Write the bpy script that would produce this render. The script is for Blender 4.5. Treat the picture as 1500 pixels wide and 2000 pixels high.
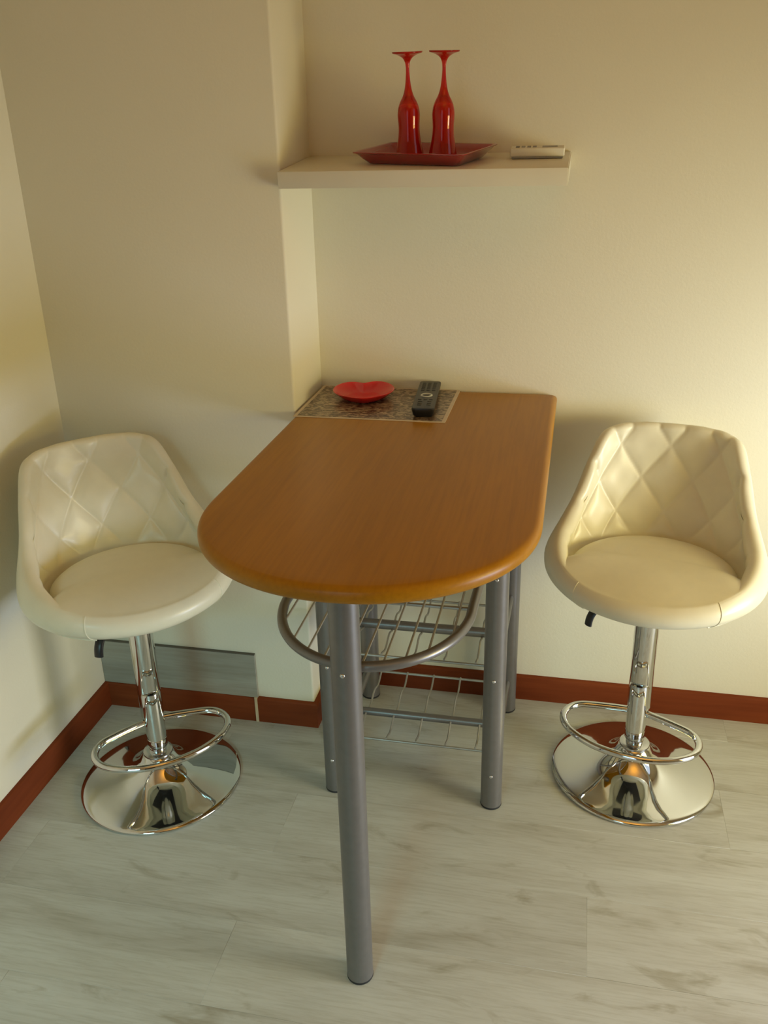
import bpy, bmesh, math, random
import numpy as np
from mathutils import Vector, Matrix

for o in list(bpy.data.objects):
    bpy.data.objects.remove(o)
scene = bpy.context.scene
COL = scene.collection
random.seed(7)
PI = math.pi

# ------------------------------------------------------------------ camera
cam_data = bpy.data.cameras.new('camera')
cam = bpy.data.objects.new('camera', cam_data)
COL.objects.link(cam)
F_PX, CX, CY = 1735.0, 750.0, 1000.0
def cdir(px, py):
    return Vector((px - CX, -(py - CY), -F_PX)).normalized()
yv = cdir(1148, 240)                    # vanishing point of the depth direction
zv = -cdir(850, 5000)                   # vanishing point of the verticals
zv = (zv - zv.dot(yv) * yv).normalized()
xv = yv.cross(zv)
R3 = Matrix((xv, yv, zv))
cam.matrix_world = Matrix.Translation((0, 0, 1.53)) @ R3.to_4x4()
cam_data.sensor_fit = 'VERTICAL'
cam_data.sensor_height = 24.0
cam_data.lens = 24.0 * F_PX / 2000.0
cam_data.clip_start = 0.02
scene.camera = cam

# ------------------------------------------------------------------ world, lights, exposure
world = bpy.data.worlds.new('world')
scene.world = world
world.use_nodes = True
bg = world.node_tree.nodes['Background']
bg.inputs[0].default_value = (0.75, 0.85, 1.0, 1)
bg.inputs[1].default_value = 1.0

scene.view_settings.view_transform = 'Standard'
scene.view_settings.look = 'None'
scene.view_settings.gamma = 1
scene.view_settings.exposure = 0.0
scene.view_settings.use_curve_mapping = False

def area(name, loc, aim, sx, sy, power, col, spread=180):
    l = bpy.data.lights.new(name, 'AREA')
    l.shape = 'RECTANGLE'; l.size = sx; l.size_y = sy
    l.energy = power; l.color = col
    l.spread = math.radians(spread)
    o = bpy.data.objects.new(name, l)
    COL.objects.link(o)
    o.location = loc
    o.rotation_euler = Vector(aim).to_track_quat('-Z', 'Y').to_euler()
    return o
LIGHTS = [
    # daylight under the half lowered shutter of the glazed door on the right
    ('daylight_right', (1.72, 1.15, 0.98), (-0.9, 0.42, -0.22), 0.80, 0.60, 7.90, (1.000, 0.772, 0.177), 110),
    ('daylight_right_low', (1.72, 1.15, 0.42), (-1, 0, -0.1), 0.86, 0.40, 7.80, (0.679, 0.782, 1.000), 90),
    # added narrow fill that brightens the right part of the back wall
    ('added_wall_fill', (1.70, 1.30, 0.80), (-1.05, 0.90, 0.02), 0.40, 0.55, 2.90, (0.759, 0.862, 1.000), 62),
    # glazed door behind the camera, sky light falling steeply into the room
    ('daylight_rear', (-0.80, -1.70, 1.65), (-0.04, 0.82, -0.57), 0.75, 0.8, 2.50, (0.440, 1.000, 1.000), 48),
    # added warm light without a fixture, bounced off the ceiling onto the upper walls
    ('added_ceiling_wash', (0.4, 0.3, 1.95), (0, 0, 1), 0.9, 0.9, 15.00, (1.000, 0.440, 0.020), 180),
]
for a in LIGHTS: area(*a)

# ------------------------------------------------------------------ materials
def new_mat(name):
    m = bpy.data.materials.new(name)
    m.use_nodes = True
    nt = m.node_tree
    return m, nt, nt.nodes['Principled BSDF']
def nd(nt, t, **kw):
    n = nt.nodes.new(t)
    for k, v in kw.items():
        setattr(n, k, v)
    return n
def ramp(nt, fac, stops):
    r = nd(nt, 'ShaderNodeValToRGB')
    el = r.color_ramp.elements
    while len(el) < len(stops):
        el.new(0.5)
    for e, (p, c) in zip(el, stops):
        e.position = p
        e.color = (*c, 1)
    nt.links.new(fac, r.inputs[0])
    return r.outputs[0]
def noise(nt, vec, scale, detail=4, rough=0.55, dist=0.0):
    n = nd(nt, 'ShaderNodeTexNoise')
    n.inputs['Scale'].default_value = scale
    n.inputs['Detail'].default_value = detail
    n.inputs['Roughness'].default_value = rough
    n.inputs['Distortion'].default_value = dist
    nt.links.new(vec, n.inputs['Vector'])
    return n.outputs['Fac']
def mapping(nt, vec, scale=(1, 1, 1), loc=(0, 0, 0), rot=(0, 0, 0)):
    m = nd(nt, 'ShaderNodeMapping')
    m.inputs['Scale'].default_value = scale
    m.inputs['Location'].default_value = loc
    m.inputs['Rotation'].default_value = rot
    nt.links.new(vec, m.inputs['Vector'])
    return m.outputs[0]
def bump(nt, h, strength, dist, bsdf):
    b = nd(nt, 'ShaderNodeBump')
    b.inputs['Strength'].default_value = strength
    b.inputs['Distance'].default_value = dist
    nt.links.new(h, b.inputs['Height'])
    nt.links.new(b.outputs[0], bsdf.inputs['Normal'])
def mixc(nt, fac, a, b, mode='MIX'):
    m = nd(nt, 'ShaderNodeMix', data_type='RGBA', blend_type=mode)
    if isinstance(fac, float):
        m.inputs[0].default_value = fac
    else:
        nt.links.new(fac, m.inputs[0])
    for i, s in ((6, a), (7, b)):
        if isinstance(s, tuple):
            m.inputs[i].default_value = (*s, 1)
        else:
            nt.links.new(s, m.inputs[i])
    return m.outputs[2]
def plain(name, col, rough=0.5, metal=0.0, spec=0.5, nscale=40.0, var=0.06, bmp=0.0, bdist=0.001, coat=0.0):
    m, nt, b = new_mat(name)
    g = nd(nt, 'ShaderNodeTexCoord').outputs['Object']
    f = noise(nt, g, nscale, 3)
    c = ramp(nt, f, [(0.3, tuple(x * (1 - var) for x in col)), (0.7, tuple(min(1, x * (1 + var)) for x in col))])
    nt.links.new(c, b.inputs['Base Color'])
    b.inputs['Roughness'].default_value = rough
    b.inputs['Metallic'].default_value = metal
    b.inputs['Specular IOR Level'].default_value = spec
    b.inputs['Coat Weight'].default_value = coat
    if bmp:
        bump(nt, noise(nt, g, nscale * 6, 4), bmp, bdist, b)
    return m

def wall_paint(name, col):
    m, nt, b = new_mat(name)
    g = nd(nt, 'ShaderNodeNewGeometry').outputs['Position']
    f = noise(nt, g, 2.2, 3)
    c = ramp(nt, f, [(0.3, tuple(x * 0.97 for x in col)), (0.7, col)])
    nt.links.new(c, b.inputs['Base Color'])
    b.inputs['Roughness'].default_value = 0.75
    b.inputs['Specular IOR Level'].default_value = 0.25
    h = noise(nt, g, 160, 5, 0.6)
    bump(nt, h, 0.25, 0.0015, b)
    return m
M_WALL = wall_paint('wall_paint', (0.76, 0.735, 0.585))
M_CEIL = plain('ceiling_paint', (0.64, 0.56, 0.42), 0.8, nscale=3)

def wood_floor():
    m, nt, b = new_mat('whitewashed_oak')
    pos = nd(nt, 'ShaderNodeNewGeometry').outputs['Position']
    rnd = nd(nt, 'ShaderNodeObjectInfo').outputs['Random']
    cmb = nd(nt, 'ShaderNodeCombineXYZ')
    mul = nd(nt, 'ShaderNodeMath', operation='MULTIPLY'); mul.inputs[1].default_value = 37.0
    nt.links.new(rnd, mul.inputs[0])
    nt.links.new(mul.outputs[0], cmb.inputs[0]); nt.links.new(mul.outputs[0], cmb.inputs[2])
    add = nd(nt, 'ShaderNodeVectorMath', operation='ADD')
    nt.links.new(pos, add.inputs[0]); nt.links.new(cmb.outputs[0], add.inputs[1])
    v = add.outputs[0]
    broad = noise(nt, mapping(nt, v, (1.3, 7, 7)), 1.6, 5, 0.6, 0.6)
    fine = noise(nt, mapping(nt, v, (4, 60, 60)), 3.0, 6, 0.65, 0.3)
    knots = noise(nt, mapping(nt, v, (3.2, 9, 9)), 1.5, 4, 0.6, 1.2)
    base = ramp(nt, broad, [(0.30, (0.39, 0.38, 0.32)), (0.42, (0.48, 0.485, 0.435)), (0.58, (0.53, 0.545, 0.50)), (0.75, (0.565, 0.585, 0.54))])
    fin = ramp(nt, fine, [(0.35, (0.88, 0.87, 0.84)), (0.55, (1, 1, 1))])
    kn = ramp(nt, knots, [(0.26, (0.70, 0.66, 0.58)), (0.42, (1, 1, 1))])
    c = mixc(nt, 1.0, base, fin, 'MULTIPLY')
    c = mixc(nt, 1.0, c, kn, 'MULTIPLY')
    tone = nd(nt, 'ShaderNodeMapRange'); tone.inputs[3].default_value = 0.94; tone.inputs[4].default_value = 1.05
    nt.links.new(rnd, tone.inputs[0])
    sc = nd(nt, 'ShaderNodeVectorMath', operation='SCALE')
    nt.links.new(c, sc.inputs[0]); nt.links.new(tone.outputs[0], sc.inputs['Scale'])
    nt.links.new(sc.outputs[0], b.inputs['Base Color'])
    b.inputs['Roughness'].default_value = 0.42
    b.inputs['Specular IOR Level'].default_value = 0.45
    bump(nt, fine, 0.12, 0.001, b)
    return m
M_FLOOR = wood_floor()

def grain_wood(name, dark, mid, light, axis=0, rough=0.35, coat=0.0, sc=1.0, streak=45, spec=0.5):
    m, nt, b = new_mat(name)
    g = nd(nt, 'ShaderNodeNewGeometry').outputs['Position']
    s = [streak, streak, streak]; s[axis] = 3.0
    s2 = [6.0, 6.0, 6.0]; s2[axis] = 0.9
    f1 = noise(nt, mapping(nt, g, tuple(s)), 2.0 * sc, 5, 0.6)
    f2 = noise(nt, mapping(nt, g, tuple(s2)), 1.5 * sc, 4, 0.6, 0.4)
    c1 = ramp(nt, f2, [(0.3, dark), (0.5, mid), (0.72, light)])
    c2 = ramp(nt, f1, [(0.3, (0.86, 0.84, 0.80)), (0.6, (1, 1, 1))])
    nt.links.new(mixc(nt, 1.0, c1, c2, 'MULTIPLY'), b.inputs['Base Color'])
    b.inputs['Roughness'].default_value = rough
    b.inputs['Specular IOR Level'].default_value = spec
    b.inputs['Coat Weight'].default_value = coat
    b.inputs['Coat Roughness'].default_value = 0.15
    bump(nt, f1, 0.06, 0.001, b)
    return m
M_BASEB_X = grain_wood('red_brown_wood_x', (0.15, 0.032, 0.009), (0.19, 0.043, 0.012), (0.24, 0.060, 0.017), 0, 0.55, spec=0.12)
M_BASEB_Y = grain_wood('red_brown_wood_y', (0.15, 0.032, 0.009), (0.19, 0.043, 0.012), (0.24, 0.060, 0.017), 1, 0.55, spec=0.12)
M_TABLE = grain_wood('honey_beech', (0.37, 0.160, 0.003), (0.40, 0.175, 0.004), (0.44, 0.195, 0.005), 1, 0.34, 0.0, 1.0, 70, 0.28)
M_PANEL = grain_wood('grey_laminate', (0.27, 0.265, 0.22), (0.34, 0.335, 0.28), (0.41, 0.40, 0.34), 0, 0.55, spec=0.3)
M_STRIP = plain('pale_joint_strip', (0.62, 0.50, 0.32), 0.6)
M_DARKEDGE = plain('dark_edge', (0.10, 0.09, 0.07), 0.6)
M_GREY = plain('grey_metal_paint', (0.205, 0.20, 0.195), 0.36, metal=0.55, nscale=60, var=0.04)
M_WIRE = plain('grey_wire', (0.42, 0.42, 0.39), 0.4, metal=0.6)
M_CHROME = plain('chrome', (0.68, 0.69, 0.68), 0.045, metal=1.0, var=0.01)
M_CHROME_S = plain('satin_chrome', (0.62, 0.62, 0.62), 0.2, metal=1.0, var=0.01)
M_BLACK = plain('black_plastic', (0.012, 0.012, 0.013), 0.35)
M_BLACKR = plain('black_rubber', (0.02, 0.02, 0.02), 0.7)
M_LEATHER = plain('cream_leatherette', (0.775, 0.75, 0.575), 0.38, nscale=30, var=0.02, bmp=0.05, bdist=0.0004, coat=0.08)
M_SHELF = plain('white_lacquer', (0.74, 0.71, 0.58), 0.35, nscale=8, var=0.02)
M_REDP = plain('red_plastic', (0.62, 0.012, 0.012), 0.25, var=0.03, coat=0.3)
M_REDT = plain('dark_red_plastic', (0.33, 0.008, 0.014), 0.10, var=0.03, coat=0.9)
M_CREAMP = plain('cream_plastic', (0.72, 0.70, 0.58), 0.4, var=0.02)
M_GREYP = plain('grey_plastic', (0.30, 0.30, 0.27), 0.5)
M_DARKG = plain('dark_grey_key', (0.07, 0.07, 0.065), 0.5)
M_DOOR = grain_wood('dark_walnut', (0.05, 0.025, 0.012), (0.08, 0.04, 0.02), (0.11, 0.06, 0.03), 2, 0.5)
M_FRAME = plain('window_frame_paint', (0.6, 0.55, 0.45), 0.5)

def red_glass():
    m, nt, b = new_mat('red_glass')
    g = nd(nt, 'ShaderNodeTexCoord').outputs['Object']
    c = ramp(nt, noise(nt, g, 5), [(0.3, (0.74, 0.026, 0.012)), (0.7, (0.78, 0.032, 0.015))])
    nt.links.new(c, b.inputs['Base Color'])
    b.inputs['Roughness'].default_value = 0.02
    b.inputs['Transmission Weight'].default_value = 0.72
    b.inputs['IOR'].default_value = 1.45
    return m
M_RGLASS = red_glass()

def clear_glass():
    m, nt, b = new_mat('clear_glass')
    b.inputs['Base Color'].default_value = (0.95, 1, 0.97, 1)
    b.inputs['Roughness'].default_value = 0.0
    b.inputs['Transmission Weight'].default_value = 1.0
    b.inputs['IOR'].default_value = 1.02
    return m

def mat_print():
    m, nt, b = new_mat('speckled_placemat_print')
    g = nd(nt, 'ShaderNodeNewGeometry').outputs['Position']
    f = noise(nt, mapping(nt, g, (55, 95, 55)), 1.0, 3, 0.6, 1.6)
    c = ramp(nt, f, [(0.42, (0.055, 0.032, 0.024)), (0.50, (0.20, 0.13, 0.08)), (0.60, (0.44, 0.34, 0.22))])
    nt.links.new(c, b.inputs['Base Color'])
    b.inputs['Roughness'].default_value = 0.28
    return m
M_PRINT = mat_print()
M_MATEDGE = plain('placemat_border', (0.62, 0.50, 0.36), 0.35)

# ------------------------------------------------------------------ mesh helpers
def link_mesh(name, verts, faces, mat, parent=None, smooth=True, loc=None):
    me = bpy.data.meshes.new(name)
    me.from_pydata([tuple(v) for v in verts], [], faces)
    bm = bmesh.new(); bm.from_mesh(me)
    bmesh.ops.recalc_face_normals(bm, faces=bm.faces)
    bm.to_mesh(me); bm.free()
    me.materials.append(mat)
    if smooth:
        for p in me.polygons:
            p.use_smooth = True
        try:
            me.set_sharp_from_angle(angle=math.radians(38))
        except Exception:
            pass
    o = bpy.data.objects.new(name, me)
    COL.objects.link(o)
    if parent is not None:
        o.parent = parent
    if loc is not None:
        o.location = loc
    return o
def empty(name, loc, rotz=0.0, rotx=0.0):
    o = bpy.data.objects.new(name, None)
    o.empty_display_size = 0.1
    COL.objects.link(o)
    o.location = loc
    o.rotation_euler = (rotx, 0, rotz)
    return o
def tag(o, label, cat, group=None):
    o['label'] = label; o['category'] = cat
    if group: o['group'] = group
    return o
def struct(o):
    o['kind'] = 'structure'
    return o
def box_geo(x0, x1, y0, y1, z0, z1, bev=0.0, seg=2):
    bm = bmesh.new()
    bmesh.ops.create_cube(bm, size=1)
    for v in bm.verts:
        v.co = Vector(((x0 + x1) / 2 + v.co.x * (x1 - x0), (y0 + y1) / 2 + v.co.y * (y1 - y0), (z0 + z1) / 2 + v.co.z * (z1 - z0)))
    if bev:
        bmesh.ops.bevel(bm, geom=list(bm.edges), offset=bev, segments=seg, profile=0.5, affect='EDGES')
    vs = [v.co.copy() for v in bm.verts]
    bm.verts.index_update()
    fs = [[v.index for v in f.verts] for f in bm.faces]
    bm.free()
    return vs, fs
def box(name, x0, x1, y0, y1, z0, z1, mat, parent=None, bev=0.0, seg=2):
    v, f = box_geo(x0, x1, y0, y1, z0, z1, bev, seg)
    return link_mesh(name, v, f, mat, parent)
def join(*geos):
    V, Fc = [], []
    for v, f in geos:
        n = len(V); V += list(v); Fc += [[i + n for i in q] for q in f]
    return V, Fc
def lathe_geo(prof, seg=48, c=(0, 0, 0)):
    """profile of (radius, z); closed at ends on the axis if radius 0"""
    V, Fc, rings = [], [], []
    for r, z in prof:
        if r < 1e-6:
            rings.append([len(V)]); V.append(Vector((c[0], c[1], c[2] + z)))
        else:
            rings.append(list(range(len(V), len(V) + seg)))
            for k in range(seg):
                a = 2 * PI * k / seg
                V.append(Vector((c[0] + r * math.cos(a), c[1] + r * math.sin(a), c[2] + z)))
    for a, b in zip(rings[:-1], rings[1:]):
        for k in range(seg):
            k2 = (k + 1) % seg
            if len(a) == 1 and len(b) == 1: continue
            if len(a) == 1: Fc.append([a[0], b[k], b[k2]])
            elif len(b) == 1: Fc.append([a[k], b[0], a[k2]])
            else: Fc.append([a[k], b[k], b[k2], a[k2]])
    return V, Fc
def cyl_geo(c, r, z0, z1, seg=32, bev=0.0):
    b = bev
    if b:
        pr = [(0, z0), (r - b, z0), (r - b * 0.3, z0 + b * 0.3), (r, z0 + b), (r, z1 - b), (r - b * 0.3, z1 - b * 0.3), (r - b, z1), (0, z1)]
    else:
        pr = [(0, z0), (r, z0), (r, z1), (0, z1)]
    return lathe_geo(pr, seg, (c[0], c[1], 0))
def tube_geo(pts, r, seg=12, closed=False, caps=True):
    pts = [Vector(p) for p in pts]
    n = len(pts)
    V, Fc = [], []
    T = []
    for i in range(n):
        if closed:
            t = pts[(i + 1) % n] - pts[i - 1]
        else:
            t = pts[min(i + 1, n - 1)] - pts[max(i - 1, 0)]
        T.append(t.normalized())
    up = Vector((0, 0, 1)) if abs(T[0].z) < 0.9 else Vector((1, 0, 0))
    nrm = (up - up.dot(T[0]) * T[0]).normalized()
    for i in range(n):
        nrm = (nrm - nrm.dot(T[i]) * T[i]).normalized()
        bi = T[i].cross(nrm)
        for k in range(seg):
            a = 2 * PI * k / seg
            V.append(pts[i] + r * (math.cos(a) * nrm + math.sin(a) * bi))
    m = n if closed else n - 1
    for i in range(m):
        j = (i + 1) % n
        for k in range(seg):
            k2 = (k + 1) % seg
            Fc.append([i * seg + k, i * seg + k2, j * seg + k2, j * seg + k])
    if caps and not closed:
        Fc.append(list(range(seg)))
        Fc.append(list(range((n - 1) * seg, n * seg)))
    return V, Fc
def catmull(pts, sub=8, closed=False):
    pts = [Vector(p) for p in pts]
    n = len(pts); out = []
    rng = range(n) if closed else range(n - 1)
    for i in rng:
        if closed:
            p0, p1, p2, p3 = pts[i - 1], pts[i], pts[(i + 1) % n], pts[(i + 2) % n]
        else:
            p0, p1, p2, p3 = pts[max(i - 1, 0)], pts[i], pts[i + 1], pts[min(i + 2, n - 1)]
        for s in range(sub):
            t = s / sub
            out.append(0.5 * ((2 * p1) + (-p0 + p2) * t + (2 * p0 - 5 * p1 + 4 * p2 - p3) * t * t + (-p0 + 3 * p1 - 3 * p2 + p3) * t ** 3))
    if not closed: out.append(pts[-1])
    return out
def fillet(pts, rad, sub=6):
    """round the inner corners of a polyline"""
    pts = [Vector(p) for p in pts]
    out = [pts[0]]
    for i in range(1, len(pts) - 1):
        a, b, c = pts[i - 1], pts[i], pts[i + 1]
        r = rad[i] if isinstance(rad, (list, tuple)) else rad
        d1 = (a - b).normalized(); d2 = (c - b).normalized()
        p, q = b + d1 * r, b + d2 * r
        for s in range(sub + 1):
            t = s / sub
            out.append((1 - t) ** 2 * p + 2 * t * (1 - t) * b + t * t * q)
    out.append(pts[-1])
    return out

# ------------------------------------------------------------------ room shell
XL, XR, YB, YP, XP, YF, ZC = -1.268, 1.76, 2.19, 1.955, -0.642, -1.80, 2.60
def wall(name, *a):
    return struct(box(name, *a, M_WALL))
fl = struct(box('floor', XL - 0.1, XR + 0.1, YF - 0.1, YB + 0.1, -0.10, -0.009, M_DARKEDGE))
PW, PL = 0.2, 1.28
rows = 21
proto = None
for i in range(rows):
    y0 = 2.28 - PW * (i + 1)
    y1 = y0 + PW
    yc = (y0 + y1) / 2
    off = {1.38: 0.10, 1.58: -0.61, 1.18: -0.622, 1.78: 0.42, 1.98: -1.02, 0.98: 0.25}.get(round(yc, 2), None)
    if off is None: off = random.uniform(-1.2, 0.0)
    x = off - 3 * PL
    cuts = []
    while x < XR + PL:
        cuts.append(x); x += PL
    for a, b in zip(cuts[:-1], cuts[1:]):
        lo, hi = max(a, XL), min(b, XR)
        ya, yb = max(y0, YF), min(y1, YB)
        if hi - lo < 0.01 or yb - ya < 0.01: continue
        if abs(hi - lo - PL) < 1e-6 and abs(yb - ya - PW) < 1e-6:
            if proto is None:
                v, f = box_geo(-PL / 2 + 0.00005, PL / 2 - 0.00005, -PW / 2 + 0.00005, PW / 2 - 0.00005, -0.009, 0.0, 0.0003, 1)
                proto = link_mesh('plank', v, f, M_FLOOR, fl)
                o = proto
            else:
                o = proto.copy(); COL.objects.link(o); o.parent = fl
        else:
            hx, hy = (hi - lo) / 2, (yb - ya) / 2
            v, f = box_geo(-hx + 0.00005, hx - 0.00005, -hy + 0.00005, hy - 0.00005, -0.009, 0.0, 0.0003, 1)
            o = link_mesh('plank', v, f, M_FLOOR, fl)
        o.location = ((lo + hi) / 2, (ya + yb) / 2, 0)

struct(box('ceiling', XL - 0.1, XR + 0.1, YF - 0.1, YB + 0.1, ZC, ZC + 0.1, M_CEIL))
wall('wall_back', XP, XR + 0.1, YB, YB + 0.12, 0, ZC)
wall('wall_left', XL - 0.12, XL, YF - 0.1, YP + 0.35, 0, ZC)
struct(box('wall_pillar', XL - 0.1, XP, YP, YB + 0.12, 0, ZC, M_WALL, None, 0.006, 3))
# right wall with the glazed door opening
DY0, DY1, DZ1 = 0.70, 1.60, 2.2
v, f = join(box_geo(XR, XR + 0.12, YF, DY0, 0, ZC), box_geo(XR, XR + 0.12, DY1, YB, 0, ZC),
            box_geo(XR, XR + 0.12, DY0, DY1, DZ1, ZC), box_geo(XR, XR + 0.12, DY0, DY1, 0, 0.20))
struct(link_mesh('wall_right', v, f, M_WALL, None, False))
# rear wall with a window opening (x -1.15..-0.35, z 0.75..1.75)
v, f = join(box_geo(XL, -1.15, YF - 0.12, YF, 0, ZC), box_geo(-0.30, XR, YF - 0.12, YF, 0, ZC),
            box_geo(-1.15, -0.30, YF - 0.12, YF, 2.10, ZC), box_geo(-1.15, -0.30, YF - 0.12, YF, 0, 0.05))
struct(link_mesh('wall_rear', v, f, M_WALL, None, False))
# door and window frames outside the frame of the picture
v, f = join(box_geo(XR - 0.02, XR + 0.05, DY0 - 0.05, DY0, 0, DZ1), box_geo(XR - 0.02, XR + 0.05, DY1, DY1 + 0.05, 0, DZ1),
            box_geo(XR - 0.02, XR + 0.05, DY0 - 0.05, DY1 + 0.05, DZ1, DZ1 + 0.05))
struct(link_mesh('window_1', v, f, M_FRAME, None, False))
v, f = join(box_geo(-1.19, -1.15, YF - 0.02, YF + 0.02, 0.0, 2.14), box_geo(-0.30, -0.26, YF - 0.02, YF + 0.02, 0.0, 2.14),
            box_geo(-1.15, -0.30, YF - 0.02, YF + 0.02, 0.0, 0.06), box_geo(-1.15, -0.30, YF - 0.02, YF + 0.02, 2.10, 2.14))
struct(link_mesh('window_2', v, f, M_FRAME, None, False))
d1 = struct(box('added_dark_door', 0.1, 1.0, YF, YF + 0.04, 0.0, 2.05, M_DOOR, None, 0.003, 1))  # unseen door added to give the chrome bases a dark reflection
box('added_door_panel', 0.22, 0.88, YF + 0.038, YF + 0.046, 0.2, 0.95, M_DOOR, d1, 0.003, 1)
box('added_door_panel', 0.22, 0.88, YF + 0.038, YF + 0.046, 1.1, 1.9, M_DOOR, d1, 0.003, 1)

# baseboards: profile with a rounded top edge, swept along a wall
BH, BT = 0.079, 0.011
def baseboard(name, p, q, nrm, mat, parent=None, h=BH, m0=0.0, m1=0.0):
    """p,q on the wall foot; nrm points into the room; m0/m1 mitre the ends"""
    p = Vector((*p, 0)); q = Vector((*q, 0)); n = Vector((*nrm, 0)); d = (q - p).normalized()
    prof = [(0, 0), (BT, 0), (BT, h - 0.007), (BT - 0.0015, h - 0.003), (BT - 0.005, h - 0.0006), (0, h)]
    V = []
    for base, mm in ((p, -m0), (q, m1)):
        for t, z in prof:
            V.append(base + n * t + d * mm * t + Vector((0, 0, z)))
    k = len(prof)
    Fc = [[i, (i + 1) % k, k + (i + 1) % k, k + i] for i in range(k)] + [list(range(k)), list(range(k, 2 * k))]
    o = link_mesh(name, V, Fc, mat, parent)
    if parent is None: struct(o)
    return o
baseboard('baseboard_left', (XL, YF), (XL, YP), (1, 0), M_BASEB_Y, m1=-1)
XJ = -0.808
bf = baseboard('baseboard_front', (XL, YP), (XJ - 0.004, YP), (0, -1), M_BASEB_X, m0=-1)
baseboard('trim_1', (XJ + 0.004, YP), (XP, YP), (0, -1), M_BASEB_X, m1=1)
struct(box('trim_2', XJ - 0.004, XJ + 0.004, YP - BT - 0.001, YP, 0, BH + 0.002, M_STRIP))
baseboard('baseboard_side', (XP, YP), (XP, YB), (1, 0), M_BASEB_Y, m0=1, m1=-1)
baseboard('baseboard_back', (XP, YB), (XR, YB), (0, -1), M_BASEB_X, m0=-1)

# grey laminate offcut fixed on the pillar above the baseboard
pan = tag(box('laminate_panel', XL + 0.0005, XJ + 0.006, YP - 0.009, YP, BH, 0.2165, M_PANEL, None, 0.0008, 1),
          'low grey wood-grain laminate board fixed to the wall behind the left stool', 'panel')
box('edge_strip', XL + 0.0005, XJ + 0.006, YP - 0.0095, YP - 0.0005, 0.2165, 0.219, M_DARKEDGE, pan)

# ------------------------------------------------------------------ shelf (sags forward a little)
SA = math.atan((1.473 - 1.450) / (2.19 - 1.935))
shelf = empty('wall_shelf', (0, YB, 1.473), 0, SA)      # local x = world x, local -y runs down the slope
tag(shelf, 'white floating wall shelf sagging forward, holding the red tray', 'shelf')
SD = 0.262
box('board', XP + 0.002, -0.033, -SD, -0.001, -0.0345, 0.0, M_SHELF, shelf, 0.0012, 2)
box('end_cap', -0.033, -0.0315, -SD + 0.002, -0.003, -0.0325, -0.002, M_SHELF, shelf)
def on_shelf(x, y):
    """world x,y -> point on the top of the shelf"""
    return Vector((x, y, 1.473 + (y - YB) * math.tan(SA)))
bpy.context.view_layer.update()

# tray
TRC = (-0.342, 2.062)
tray = empty('serving_tray', on_shelf(*TRC) + Vector((0, 0, 0.0005)), math.radians(-16.5))
tray.rotation_euler = (Matrix.Rotation(SA, 3, 'X') @ Matrix.Rotation(math.radians(-16.5), 3, 'Z')).to_euler()
tag(tray, 'glossy dark red rectangular tray on the white shelf under two glasses', 'tray')
def rrect(hx, hy, r, seg=6):
    out = []
    for cx, cy, a0 in ((hx - r, hy - r, 0), (-hx + r, hy - r, PI / 2), (-hx + r, -hy + r, PI), (hx - r, -hy + r, 1.5 * PI)):
        for k in range(seg + 1):
            a = a0 + PI / 2 * k / seg
            out.append((cx + r * math.cos(a), cy + r * math.sin(a)))
    return out
def loft_rings(rings, cap0=True, cap1=True):
    V, Fc = [], []
    n = len(rings[0])
    for r in rings: V += [Vector(p) for p in r]
    for i in range(len(rings) - 1):
        for k in range(n):
            k2 = (k + 1) % n
            Fc.append([i * n + k, i * n + k2, (i + 1) * n + k2, (i + 1) * n + k])
    if cap0: Fc.append(list(range(n)))
    if cap1: Fc.append(list(range((len(rings) - 1) * n, len(rings) * n)))
    return V, Fc
def tray_rings(lv):
    return [[(x, y, z) for x, y in rrect(hx, hy, r)] for hx, hy, r, z in lv]
v, f = loft_rings(tray_rings([(0.104, 0.066, 0.010, 0.0), (0.107, 0.069, 0.011, 0.001), (0.118, 0.080, 0.011, 0.012), (0.128, 0.090, 0.012, 0.0225),
                              (0.133, 0.095, 0.012, 0.0245), (0.1335, 0.0955, 0.012, 0.0262), (0.132, 0.094, 0.012, 0.0268),
                              (0.126, 0.088, 0.011, 0.0250), (0.116, 0.078, 0.010, 0.0145), (0.105, 0.067, 0.009, 0.0035), (0.102, 0.064, 0.008, 0.003)]))
link_mesh('dish', v, f, M_REDT, tray)

# two stemmed glasses, upside down
GP_OUT = [(0.0325, 0.0), (0.0308, 0.010), (0.0275, 0.026), (0.0240, 0.046), (0.0228, 0.064), (0.0238, 0.082), (0.0240, 0.090), (0.0222, 0.103),
          (0.0175, 0.115), (0.0125, 0.124), (0.0088, 0.134), (0.0062, 0.146), (0.0046, 0.160), (0.0038, 0.172), (0.0040, 0.182), (0.0056, 0.190),
          (0.0105, 0.1975), (0.0200, 0.2030), (0.0300, 0.2060), (0.0318, 0.2075), (0.0318, 0.2088), (0.0300, 0.2098), (0.0, 0.2095)]
GP_IN = [(0.0, 0.109), (0.0060, 0.1085), (0.0130, 0.1050), (0.0190, 0.098), (0.0218, 0.090), (0.0218, 0.082), (0.0208, 0.064), (0.0220, 0.046), (0.0255, 0.026),
         (0.0288, 0.010), (0.0308, 0.0)]
def glass(loc, label, rot):
    pr = [(Vector((r, z, 0))) for r, z in GP_OUT]
    dense = catmull(pr, 4)
    o_pts = [(max(p.x, 0), p.y) for p in dense]; o_pts[-1] = (0, GP_OUT[-1][1])
    di = catmull([Vector((r, z, 0)) for r, z in GP_IN], 4)
    i_pts = [(max(p.x, 0), p.y) for p in di]; i_pts[0] = (0, GP_IN[0][1])
    prof = i_pts + o_pts
    v, f = lathe_geo(prof, 40)
    o = link_mesh('champagne_glass', v, f, M_RGLASS, None)
    o.location = loc
    o.rotation_euler = (SA, 0, rot)
    tag(o, label, 'glass', 'red stemmed glasses on the tray')
    return o
nrm_s = Vector((0, -math.sin(SA), math.cos(SA)))
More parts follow.
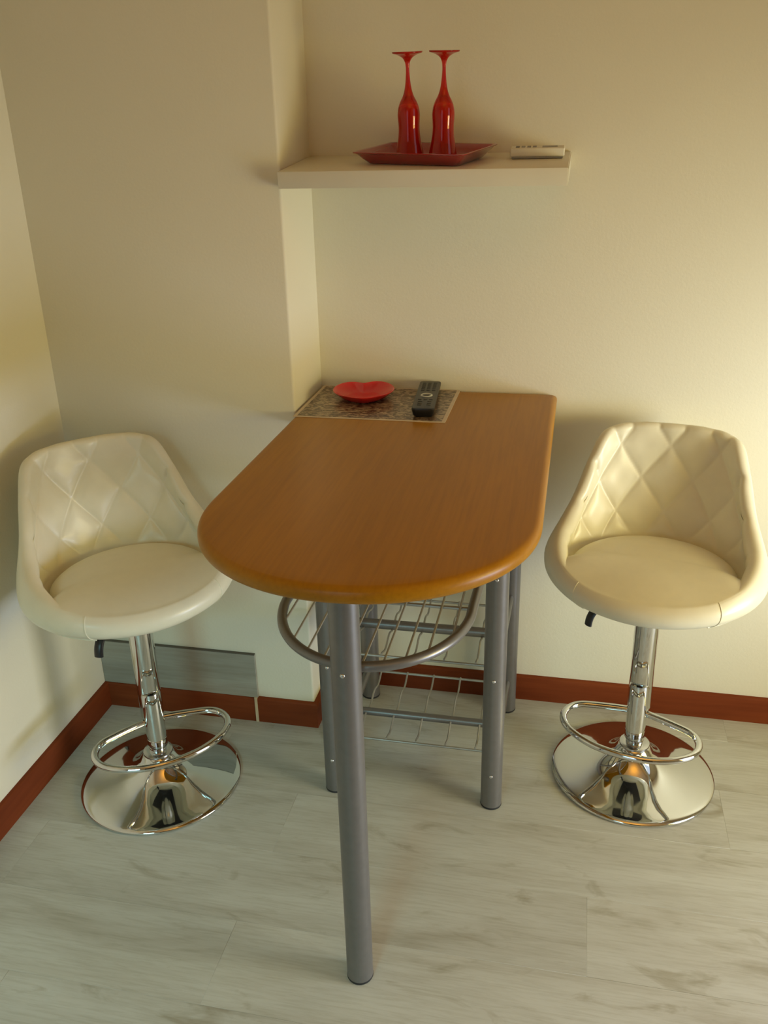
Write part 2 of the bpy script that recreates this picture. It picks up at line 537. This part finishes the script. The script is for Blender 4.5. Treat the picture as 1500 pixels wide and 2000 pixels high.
glass(on_shelf(-0.3775, 2.066) + nrm_s * 0.0046, 'red stemmed glass upside down on the tray, the one nearer the pillar', 0)
glass(on_shelf(-0.304, 2.060) + nrm_s * 0.0046, 'red stemmed glass upside down on the tray, the one nearer the cream remote', 0.3)

# cream air conditioner remote lying on the shelf
rc = empty('remote_control', on_shelf(-0.102, 2.085) + nrm_s * 0.0008)
rc.rotation_euler = (SA, 0, math.radians(1.5))
tag(rc, 'slim cream remote control lying at the right end of the shelf', 'remote control')
box('body', -0.0575, 0.0575, -0.022, 0.022, 0.004, 0.0215, M_CREAMP, rc, 0.003, 3)
box('bottom_shell', -0.054, 0.054, -0.0205, 0.0205, 0.0, 0.0045, M_GREYP, rc, 0.001, 1)
box('display', 0.010, 0.042, -0.014, 0.014, 0.0212, 0.0219, M_GREYP, rc, 0.0003, 1)
for k in range(4):
    box('button', -0.046 + 0.012 * k, -0.038 + 0.012 * k, -0.010, -0.003, 0.0212, 0.0226, M_GREYP if k else M_DARKG, rc, 0.0004, 1)
    box('button', -0.046 + 0.012 * k, -0.038 + 0.012 * k, 0.003, 0.010, 0.0212, 0.0226, M_GREYP, rc, 0.0004, 1)

# ------------------------------------------------------------------ table
TX, TZ, TT = -0.335, 0.912, 0.031
table = empty('breakfast_table', (TX, YB - 0.55, 0))
tag(table, 'honey-coloured wooden breakfast table with rounded end on five grey metal legs', 'table')
def tl(x, y, z): return (x - TX, y - (YB - 0.55), z)          # world -> table local
HWt = 0.302
def d_outline(inset):
    r = HWt - inset
    yb, yc = YB - 0.002 - inset, 1.412
    pts = []
    cr = 0.012
    pts.append((TX + r - 0.004, yb)); pts.append((TX + r, yb - 0.004))
    for k in range(1, 8): pts.append((TX + r, yb - 0.004 + (yc - yb + 0.004) * k / 8))
    n = 64
    for k in range(n + 1):
        a = -PI * k / n
        # slightly squared-off round end
        c, s = math.cos(a), math.sin(a)
        e = 2 / 2.08
        x = math.copysign(abs(c) ** e, c); y = math.copysign(abs(s) ** e, s)
        pts.append((TX + r * x, yc + r * 1.005 * y))
    for k in range(7, 0, -1): pts.append((TX - r, yb - 0.004 + (yc - yb + 0.004) * k / 8))
    pts.append((TX - r, yb - 0.004)); pts.append((TX - r + 0.004, yb))
    return pts
rings = []
R_ = 0.0135
for inset, z in [(0.03, TZ - TT), (R_, TZ - TT)] + [(R_ * (1 - math.cos(a)), TZ - TT + R_ * (1 - math.sin(a))) for a in [PI / 2 * t / 5 for t in range(4, -1, -1)]] \
        + [(R_ * (1 - math.cos(a)), TZ - R_ * (1 - math.sin(a))) for a in [PI / 2 * t / 6 for t in range(0, 6)]] + [(R_, TZ), (0.03, TZ)]:
    rings.append([tl(x, y, z) for x, y in d_outline(inset)])
v, f = loft_rings(rings)
link_mesh('tabletop', v, f, M_TABLE, table)

LEGS = {'front': (-0.336, 1.203), 'fr': (-0.131, 1.732), 'flm': (-0.521, 1.722), 'br': (-0.126, 2.128), 'bl': (-0.521, 2.128)}
SCREWS = {'front': (0.71, 0.26), 'fr': (0.63, 0.37, 0.10), 'flm': (0.63, 0.37, 0.10), 'br': (0.63, 0.37, 0.10), 'bl': (0.63, 0.37, 0.10)}
LR = 0.0255
SCREWS['front'] = (0.712,)
for k, (lx, ly) in LEGS.items():
    v, f = cyl_geo((lx - TX, ly - (YB - 0.55)), LR, 0.006, TZ - TT, 40)
    leg = link_mesh('leg', v, f, M_GREY, table)
    v, f = cyl_geo((lx - TX, ly - (YB - 0.55)), LR + 0.0004, 0.0, 0.0068, 40, 0.002)
    v2, f2 = v, f
    link_mesh('foot_cap', v2, f2, M_BLACKR, leg)
    v, f = lathe_geo([(0, TZ - TT - 0.004), (0.045, TZ - TT - 0.004), (0.045, TZ - TT), (0, TZ - TT)], 32, (lx - TX, ly - (YB - 0.55), 0))
    link_mesh('flange', v, f, M_GREY, leg)
    for sz in SCREWS[k]:
        # pan head screw facing the room, with a cross recess
        bm_v, bm_f = lathe_geo([(0, 0.0020), (0.0018, 0.0026), (0.0034, 0.0020), (0.0044, 0.0006), (0.0047, -0.002)], 20)
        s = link_mesh('screw', bm_v, bm_f, M_CHROME_S, leg)
        s.rotation_euler = (PI / 2, 0, 0)
        s.location = (lx - TX, ly - (YB - 0.55) - LR + 0.0006, sz)

def tpart(name, geo, mat=M_GREY):
    v, f = geo
    v = [Vector(tl(*p)) for p in v]
    return link_mesh(name, v, f, mat, table)
# rounded front rail of the upper rack
RZ = 0.70
rail = [(-0.157, 1.715, RZ), (-0.153, 1.60, RZ), (-0.155, 1.46, RZ)]
n = 24
for k in range(1, n):
    a = PI * k / n
    rail.append((-0.333 + 0.179 * math.cos(a), 1.455 - 0.227 * math.sin(a) ** 0.92, RZ))
rail += [(-0.511, 1.46, RZ), (-0.513, 1.60, RZ), (-0.509, 1.715, RZ)]
tpart('rack_rail', tube_geo(catmull(rail, 4), 0.0095, 14))
def rail_y(x):
    u = (x + 0.333) / 0.179
    return 1.455 - 0.227 * max(1 - u * u, 0) ** 0.46
tpart('crossbar', tube_geo([(-0.505, 1.455, RZ - 0.002), (-0.161, 1.455, RZ - 0.002)], 0.0036, 10), M_WIRE)
tpart('crossbar', tube_geo([(-0.497, 2.10, RZ - 0.002), (-0.150, 2.10, RZ - 0.002)], 0.0036, 10), M_WIRE)
for k in range(10):
    x = -0.333 + 0.0345 * (k - 4.5)
    tpart('rack_wire', tube_geo([(x, rail_y(x), RZ + 0.003), (x, 2.10, RZ + 0.003)], 0.0022, 8), M_WIRE)
# side rails between front and rear legs, cross tubes halfway
for z in (0.37, 0.10):
    tpart('side_rail', tube_geo([(-0.131, 1.735, z), (-0.126, 2.125, z)], 0.0105, 14))
    tpart('side_rail', tube_geo([(-0.521, 1.725, z), (-0.521, 2.125, z)], 0.0105, 14))
tpart('crossbar', tube_geo([(-0.521, 1.915, 0.370), (-0.128, 1.915, 0.372)], 0.0125, 14))
tpart('crossbar', tube_geo([(-0.521, 1.908, 0.103), (-0.128, 1.908, 0.103)], 0.0105, 14))
for z, ya, yb in ((0.37, 1.77, 2.055), (0.10, 1.800, 2.103)):
    tpart('crossbar', tube_geo([(-0.521, ya, z), (-0.128, ya, z)], 0.0032, 10), M_WIRE)
    tpart('crossbar', tube_geo([(-0.521, yb, z), (-0.128, yb, z)], 0.0032, 10), M_WIRE)
    for k in range(5):
        x = -0.330 + 0.0755 * (k - 2)
        pts = []
        for s in range(33):
            t = s / 32
            y = ya + (yb - ya) * t
            pts.append((x, y, z + 0.004 - 0.013 * (0.5 - 0.5 * math.cos(2 * PI * 3 * t))))
        tpart('rack_wire', tube_geo(pts, 0.0026, 8), M_WIRE)

# ------------------------------------------------------------------ things on the table
pm = empty('placemat', (-0.4555, 2.0515, TZ))
tag(pm, 'speckled brown placemat with a pale border in the rear left table corner', 'placemat')
box('print', -0.172, 0.172, -0.129, 0.129, 0.0013, 0.0018, M_PRINT, pm)
box('border', -0.1805, 0.1805, -0.137, 0.137, 0.0, 0.0014, M_MATEDGE, pm, 0.0004, 1)
TZ2 = TZ + 0.0018

# heart shaped dish
hd = empty('heart_dish', (-0.5035, 2.085, TZ2), math.radians(12))
tag(hd, 'small glossy red heart-shaped dish on the placemat', 'dish')
def heart(s):
    out = []
    N = 72
    for k in range(N):
        a = 360.0 * k / N - 180.0
        r = 0.96 - 0.27 * math.exp(-((a - 90) / 17) ** 2) + 0.10 * math.exp(-((a + 90) / 20) ** 2) + 0.05 * (math.exp(-((a - 50) / 22) ** 2) + math.exp(-((a - 130) / 22) ** 2))
        out.append(Vector((math.cos(math.radians(a)) * r, math.sin(math.radians(a)) * r, 0)) * s)
    return out
rings = []
for s, z in [(0.030, 0.0), (0.046, 0.0), (0.050, 0.001), (0.062, 0.008), (0.073, 0.0165), (0.0785, 0.0215), (0.0795, 0.0228), (0.0787, 0.0238), (0.0765, 0.0232),
             (0.070, 0.0175), (0.059, 0.010), (0.048, 0.0045), (0.042, 0.0035), (0.02, 0.0034)]:
    rings.append([(p.x, p.y, z) for p in heart(s)])
v, f = loft_rings(rings)
link_mesh('bowl', v, f, M_REDP, hd)

# black remote
ra = math.atan2(0.020, 0.243)
br = empty('remote_control', (-0.3405, 2.060, TZ2), ra)
tag(br, 'black television remote control lying on the placemat beside the red dish', 'remote control')
def rounded_loft(lv):
    return loft_rings([[(x, y * 1.0 + oy, z) for x, y in rrect(hx, hy, r, 4)] for hx, hy, r, z, oy in lv])
v, f = rounded_loft([(0.019, 0.112, 0.006, 0.0, 0.0), (0.0235, 0.116, 0.008, 0.004, 0), (0.0262, 0.119, 0.009, 0.014, 0), (0.0268, 0.1205, 0.009, 0.020, 0), (0.0258, 0.1195, 0.009, 0.0226, 0), (0.022, 0.116, 0.008, 0.0232, 0)])
link_mesh('body', v, f, M_BLACK, br)
kz = 0.0228
def ringgeo(R, r, z, c):
    pts = [(c[0] + R * math.cos(2 * PI * k / 28), c[1] + R * math.sin(2 * PI * k / 28), z) for k in range(28)]
    return tube_geo(pts, r, 8, closed=True)
v, f = ringgeo(0.0125, 0.0022, kz + 0.0005, (0, -0.012)); link_mesh('navigation_ring', v, f, plain('silver_key', (0.55, 0.55, 0.5), 0.4), br)
v, f = lathe_geo([(0, kz + 0.002), (0.005, kz + 0.0018), (0.006, kz), (0.006, kz - 0.001)], 20, (0, -0.012, 0)); link_mesh('button', v, f, M_DARKG, br)
for r in range(7):
    for c in (-1, 0, 1):
        y = 0.098 - r * 0.0125 if r < 6 else -0.045
        if r >= 6: y = -0.046
        box('button', c * 0.0135 - 0.0042, c * 0.0135 + 0.0042, y - 0.003, y + 0.003, kz, kz + 0.0018, M_DARKG, br, 0.0006, 1)
for r in range(3):
    for c in (-1, 1):
        y = -0.062 - r * 0.014
        box('button', c * 0.011 - 0.005, c * 0.011 + 0.005, y - 0.0035, y + 0.0035, kz, kz + 0.0018, M_DARKG, br, 0.0006, 1)

# ------------------------------------------------------------------ bar stools
def interp_table(tab, extra=1):
    """tab: {deg: (|x|,y,z)} for 0..180; returns f(phi_rad)->(x,y,z), smooth and mirror-symmetric"""
    ks = sorted(tab)
    pts = []
    for k in ks:
        if k not in (0, 180): pts.append((-k, (-tab[k][0], tab[k][1], tab[k][2])))
    for k in ks: pts.append((k, tab[k]))
    pts.sort()
    first = pts[0]; last = pts[-1]
    pts = [(p[0] - 360, p[1]) for p in pts[-3:]] + pts + [(p[0] + 360, p[1]) for p in pts[:3]]
    X = np.array([p[0] for p in pts], float); Y = np.array([p[1] for p in pts], float)
    D = np.gradient(Y, X, axis=0)
    def fn(phi):
        d = np.degrees(phi)
        i = np.clip(np.searchsorted(X, d) - 1, 0, len(X) - 2)
        h = (X[i + 1] - X[i]); t = (d - X[i]) / h
        t = t[:, None]; h = h[:, None]
        return ((2 * t ** 3 - 3 * t ** 2 + 1) * Y[i] + (t ** 3 - 2 * t ** 2 + t) * h * D[i] + (-2 * t ** 3 + 3 * t ** 2) * Y[i + 1] + (t ** 3 - t ** 2) * h * D[i + 1])
    return fn
RIM = interp_table({0: (0, .203, .858), 20: (.074, .197, .857), 35: (.124, .180, .851), 44: (.150, .156, .838), 53: (.169, .122, .788), 66: (.188, .077, .716),
                    82: (.204, .030, .668), 100: (.212, -.035, .638), 120: (.195, -.105, .617), 140: (.145, -.165, .600), 160: (.075, -.198, .592), 180: (0, -.208, .590)})
MID = interp_table({0: (0, .158, .640), 20: (.070, .147, .638), 35: (.118, .122, .630), 44: (.145, .100, .624), 53: (.170, .072, .616), 66: (.196, .038, .606),
                    82: (.213, .005, .597), 100: (.217, -.048, .588), 120: (.193, -.112, .580), 140: (.140, -.172, .573), 160: (.073, -.203, .568), 180: (0, -.213, .566)})
BOT = interp_table({0: (0, .110, .552), 45: (.105, .075, .550), 90: (.150, -.030, .548), 135: (.105, -.130, .547), 180: (0, -.165, .546), 20: (.05, .10, .551), 70: (.142, .02, .549), 115: (.135, -.09, .548), 160: (.05, -.157, .547)})
def shell_surface(phi, t):
    """centre surface of the padded bucket; phi, t arrays"""
    T, M, B = RIM(phi), MID(phi), BOT(phi)
    C = 2 * M - (B + T) / 2
    t = t[:, None]
    return (1 - t) ** 2 * B + 2 * t * (1 - t) * C + t * t * T
def shell_frame(phi, t):
    e = 1e-3
    P = shell_surface(phi, t)
    dp = shell_surface(phi + e, t) - shell_surface(phi - e, t)
    dt = shell_surface(phi, t + e) - shell_surface(phi, t - e)
    dt /= np.linalg.norm(dt, axis=1)[:, None]
    n = np.cross(dp, dt); n /= np.linalg.norm(n, axis=1)[:, None]
    # inward
    flip = np.sign(-(n[:, 0] * P[:, 0] + n[:, 1] * (P[:, 1] + 0.02)) + 0.6 * n[:, 2] * 0.05)
    flip[flip == 0] = 1
    return P, n * flip[:, None], dt
def rim_dir(phi, n, u):
    """outward direction at the rim, square to the rim line and to the surface normal"""
    e = 1e-3
    r = RIM(phi + e) - RIM(phi - e)
    o = np.cross(r, n); o /= np.linalg.norm(o, axis=1)[:, None]
    return o * np.sign((o * u).sum(1))[:, None]
def half_th(phi):
    a = np.abs(np.degrees(phi))
    s = np.clip((a - 95) / 60, 0, 1); s = s * s * (3 - 2 * s)
    b = np.clip((a - 50) / 50, 0, 1); b = b * b * (3 - 2 * b)
    m = 0.0130 * (1 - b) + 0.021 * b
    return m * (1 - s) + 0.014 * s
PHI_END = math.radians(141)
def inner_scale(phi):
    s = np.clip((np.abs(np.degrees(phi)) - 112) / 29, 0, 1)
    return 1 - 0.85 * s * s * (3 - 2 * s)

def build_shell(parent):
    NP_, NI, NC, NO = 300, 90, 12, 34
    phis = np.linspace(-PHI_END, PHI_END, NP_)
    # arc length along the shell at mid height for the quilting
    Pm = shell_surface(phis, np.full(NP_, 0.72))
    seg = np.r_[0, np.cumsum(np.linalg.norm(np.diff(Pm, axis=0), axis=1))]
    s_arc = seg - seg[NP_ // 2 - 1] * 0.5 - seg[NP_ // 2] * 0.5
    cols = []
    def quilt(s, z):
        u = s / 0.122; v = (z - 0.82) / 0.158
        a = u + v; b = u - v
        k = 1 / math.sqrt((1 / 0.122) ** 2 + (1 / 0.158) ** 2)
        da = np.abs(a - np.round(a)) * k; db = np.abs(b - np.round(b)) * k
        g = lambda d: np.exp(-(d / 0.0042) ** 2)
        pf = lambda d: 1 - np.exp(-(d / 0.017) ** 2)
        return 0.0042 * pf(da) * pf(db) - 0.0026 * np.maximum(g(da), g(db))
    levels = []
    for t in np.linspace(0.0, 1.0, NI):
        T = np.full(NP_, t)
        P, n, u = shell_frame(phis, T)
        h = half_th(phis)
        q = quilt(s_arc, P[:, 2])
        w = np.clip((P[:, 2] - 0.600) / 0.03, 0, 1) * np.clip((t - 0.25) / 0.15, 0, 1)
        fr = 1 - np.clip((np.abs(np.degrees(phis)) - 105) / 20, 0, 1)
        hh = (h + q * w * fr) * inner_scale(phis)
        levels.append(P + n * hh[:, None])
    P, n, u = shell_frame(phis, np.ones(NP_))
    u = rim_dir(phis, n, u)
    h = half_th(phis)
    q = 0.6 * quilt(s_arc, P[:, 2]) * (1 - np.clip((np.abs(np.degrees(phis)) - 105) / 20, 0, 1))
    for k in range(1, NC):
        a = PI * k / NC
        rr = h + q * (0.5 + 0.5 * math.cos(a)) ** 3 / 0.6
        rn = rr * (inner_scale(phis) if math.cos(a) > 0 else 1.0)
        osc = 1 - 0.32 * (1 - inner_scale(phis)) / 0.85
        levels.append(P + (math.cos(a) * rn)[:, None] * n + (math.sin(a) * rr * osc)[:, None] * u)
    for t in np.linspace(1.0, 0.0, NO):
        P, n, u = shell_frame(phis, np.full(NP_, t))
        h = half_th(phis)
        levels.append(P - n * h[:, None])
    L = len(levels)
    V = np.array(levels)                       # L x NP x 3
    V[:, :, 2] = np.maximum(V[:, :, 2], 0.532)
    verts = V.reshape(-1, 3).tolist()
    faces = []
    for i in range(L - 1):
        for j in range(NP_ - 1):
            a = i * NP_ + j
            faces.append([a, a + 1, a + NP_ + 1, a + NP_])
    for j in range(NP_ - 1):                   # close underneath (hidden)
        a = (L - 1) * NP_ + j
        faces.append([a, a + 1, j + 1, j])
    faces.append([i * NP_ for i in range(L)])
    faces.append([i * NP_ + NP_ - 1 for i in range(L)])
    me = bpy.data.meshes.new('backrest')
    me.from_pydata(verts, [], faces)
    bm = bmesh.new(); bm.from_mesh(me); bmesh.ops.recalc_face_normals(bm, faces=bm.faces); bm.to_mesh(me); bm.free()
    me.materials.append(M_LEATHER)
    for p in me.polygons: p.use_smooth = True
    me.set_sharp_from_angle(angle=math.radians(60))
    o = bpy.data.objects.new('backrest', me); COL.objects.link(o); o.parent = parent
    # stitched seam where the wrap-around back meets the front of the seat
    for col in (0, NP_ - 1):
        pts = [tuple(V[i, col]) for i in range(NI + 2, L - 12, 2)]
        v, f = tube_geo(pts, 0.0011, 6)
        link_mesh('seam', v, f, M_LEATHER, o)
    # piping around the lower outside
    pts = []
    ph = np.linspace(-PHI_END, PHI_END, 90)
    P, n, u = shell_frame(ph, np.full(90, 0.30))
    h = half_th(ph)
    for p in P - n * (h + 0.0004)[:, None]: pts.append(tuple(p))
    v, f = tube_geo(pts, 0.0022, 8)
    link_mesh('piping', v, f, M_LEATHER, o)
    return o

def build_seat(parent):
    AL0 = math.radians(150)
    NP_ = 200
    phis = np.linspace(-PI, PI, NP_, endpoint=False)
    a = np.abs(np.degrees(phis))
    wf = np.clip((a - 88) / 44, 0, 1); wf = wf * wf * (3 - 2 * wf)
    wd = wf
    wf2 = np.clip((a - 104) / 26, 0, 1); wf2 = wf2 * wf2 * (3 - 2 * wf2)
    cy = -0.040
    rx, ry = 0.180, 0.160
    ex = rx * np.sin(phis); ey = cy + ry * np.cos(phis)
    levels = []
    K = 26
    zc = 0.634
    for k in range(1, K + 1):
        r = k / K
        zz = zc - 0.010 * r ** 2 - 0.020 * r ** 9
        X = ex * r; Y = cy + (ey - cy) * r
        Zt = np.full(NP_, zz)
        # apron: flows out to the front lip
        P, n, u = shell_frame(phis, np.ones(NP_))
        h = half_th(phis)
        u = rim_dir(phis, n, u)
        lip = P + 0.985 * h[:, None] * (math.cos(AL0) * n + math.sin(AL0) * u)
        r2 = r
        za = zc + (lip[:, 2] - zc) * r ** 2.4
        Xa = lip[:, 0] * r; Ya = cy + (lip[:, 1] - cy) * r
        levels.append(np.c_[X * (1 - wf) + Xa * wf, Y * (1 - wf) + Ya * wf, Zt * (1 - wf) + za * wf])
    E0 = levels[-1]
    P1, n1, u1 = shell_frame(phis, np.ones(NP_))
    o1 = rim_dir(phis, n1, u1)
    hh = half_th(phis)[:, None]
    w1 = wf2[:, None]
    steps = [('cap', AL0 + (PI - AL0) * c / 6) for c in range(1, 7)] + [('wall', 1 - c / 16) for c in range(1, 17)]
    for k, (kind, val) in enumerate(steps):
        s = (k + 1) / len(steps)
        sh = 1 + 0.012 * math.sin(min(s * 2.2, 1) * PI / 2) - 0.03 * max(0, s - 0.45)
        tuck = np.c_[E0[:, 0] * sh, cy + (E0[:, 1] - cy) * sh, E0[:, 2] - 0.050 * s]
        if kind == 'cap':
            A = P1 + 0.985 * hh * (math.cos(val) * n1 + math.sin(val) * o1)
        else:
            P, n, u = shell_frame(phis, np.full(NP_, val))
            A = P - n * 0.985 * hh
        levels.append(tuck * (1 - w1) + A * w1)
    V = [(0, cy, zc)]
    for L_ in levels:
        L_[:, 2] = np.maximum(L_[:, 2], 0.533)
        V += L_.tolist()
    F_ = [[0, 1 + j, 1 + (j + 1) % NP_] for j in range(NP_)]
    for i in range(len(levels) - 1):
        for j in range(NP_):
            j2 = (j + 1) % NP_
            F_.append([1 + i * NP_ + j, 1 + i * NP_ + j2, 1 + (i + 1) * NP_ + j2, 1 + (i + 1) * NP_ + j])
    F_.append([1 + (len(levels) - 1) * NP_ + j for j in range(NP_)])
    o = link_mesh('seat', V, F_, M_LEATHER, parent)
    me = o.data
    me.set_sharp_from_angle(angle=math.radians(70))
    return o

def build_stool(foot_rot, seat_rot, loc, label, lever_rot=-145, seat_off=(0, 0)):
    root = empty('bar_stool', (loc[0], loc[1], 0))
    tag(root, label, 'bar stool', 'cream leatherette bar stools at the table')
    def P(name, geo, mat, par=root, rot=0.0, off=(0, 0)):
        v, f = geo
        o = link_mesh(name, v, f, mat, par)
        o.rotation_euler = (0, 0, rot); o.location = (off[0], off[1], 0)
        return o
    base_prof = [(0, 0.0), (0.196, 0.0), (0.2005, 0.002), (0.2015, 0.005), (0.2000, 0.0085), (0.192, 0.0125), (0.175, 0.0165), (0.150, 0.0220), (0.125, 0.0285),
                 (0.100, 0.0370), (0.080, 0.0470), (0.064, 0.0590), (0.052, 0.0710), (0.044, 0.0815), (0.039, 0.0880), (0.036, 0.0910), (0.0, 0.0915)]
    dense = catmull([Vector((r, z, 0)) for r, z in base_prof[1:-1]], 4)
    P('base', lathe_geo([(0, 0)] + [(p.x, p.y) for p in dense] + [(0, 0.0915)], 96), M_CHROME)
    P('collar', lathe_geo([(0, 0.089), (0.036, 0.089), (0.0372, 0.092), (0.0365, 0.0955), (0.031, 0.098), (0.027, 0.0985), (0, 0.0985)], 40), M_CHROME_S)
    col = P('column', lathe_geo([(0, 0.090), (0.0225, 0.090), (0.0225, 0.20), (0, 0.20)], 40), M_CHROME)
    P('column_cover', lathe_geo([(0, 0.205), (0.0272, 0.205), (0.0278, 0.207), (0.0290, 0.53), (0, 0.53)], 48), M_CHROME)
    # footrest bracket: a short sleeve in front of the column and the loop
    fr = radians = math.radians(foot_rot)
    sl = P('footrest_sleeve', lathe_geo([(0, 0.118), (0.0225, 0.118), (0.0240, 0.120), (0.0240, 0.1425), (0.0232, 0.1435), (0.0240, 0.1445), (0.0240, 0.272), (0.0225, 0.279), (0.0190, 0.281), (0.0150, 0.276), (0.0, 0.275)], 40, (0, -0.012, 0)), M_CHROME, root, fr)
    P('plug', lathe_geo([(0, 0.284), (0.010, 0.283), (0.0148, 0.279), (0.0150, 0.274), (0, 0.274)], 24, (0, -0.012, 0)), M_BLACK, sl)
    FZ = 0.192
    pts = [(0.016, -0.006, FZ), (0.050, -0.013, FZ), (0.095, -0.025, FZ), (0.132, -0.038, FZ), (0.153, -0.060, FZ), (0.160, -0.092, FZ), (0.149, -0.126, FZ), (0.118, -0.157, FZ), (0.064, -0.182, FZ), (0.0, -0.190, FZ)]
    loop = pts + [(-x, y, z) for x, y, z in reversed(pts[:-1])]
    P('footrest', tube_geo(catmull(loop, 8), 0.0085, 16), M_CHROME, root, fr)
    sr = math.radians(seat_rot)
    seat = build_seat(root); back = build_shell(root)
    plate = P('seat_plate', box_geo(-0.08, 0.08, -0.09, 0.07, 0.522, 0.536, 0.003, 2), M_BLACK)
    # height lever: thin rod and flat black paddle under the seat
    lever = P('lever', tube_geo([(0.02, 0, 0.524), (0.09, 0, 0.523), (0.136, 0, 0.519)], 0.004, 8), M_BLACK)
    v, f = tube_geo(catmull([(0.128, 0, 0.521), (0.146, 0, 0.518), (0.160, 0, 0.508), (0.168, 0, 0.494), (0.171, 0, 0.478)], 4), 0.0062, 14)
    P('lever_grip', ([Vector((p[0], p[1] * 1.75, p[2])) for p in v], f), M_BLACK, lever)
    lever.rotation_euler = (0, 0, math.radians(lever_rot))
    for o in (seat, back, plate):
        o.rotation_euler = (0, 0, sr)
        o.location = (seat_off[0], seat_off[1], 0)
    return root

build_stool(-16, -9, (0.211, 1.911), 'cream quilted bar stool standing against the back wall, right of the table')
build_stool(40, 45, (-0.970, 1.667), 'cream quilted bar stool in the corner between the left wall and the table', -93, (-0.010, 0.0))
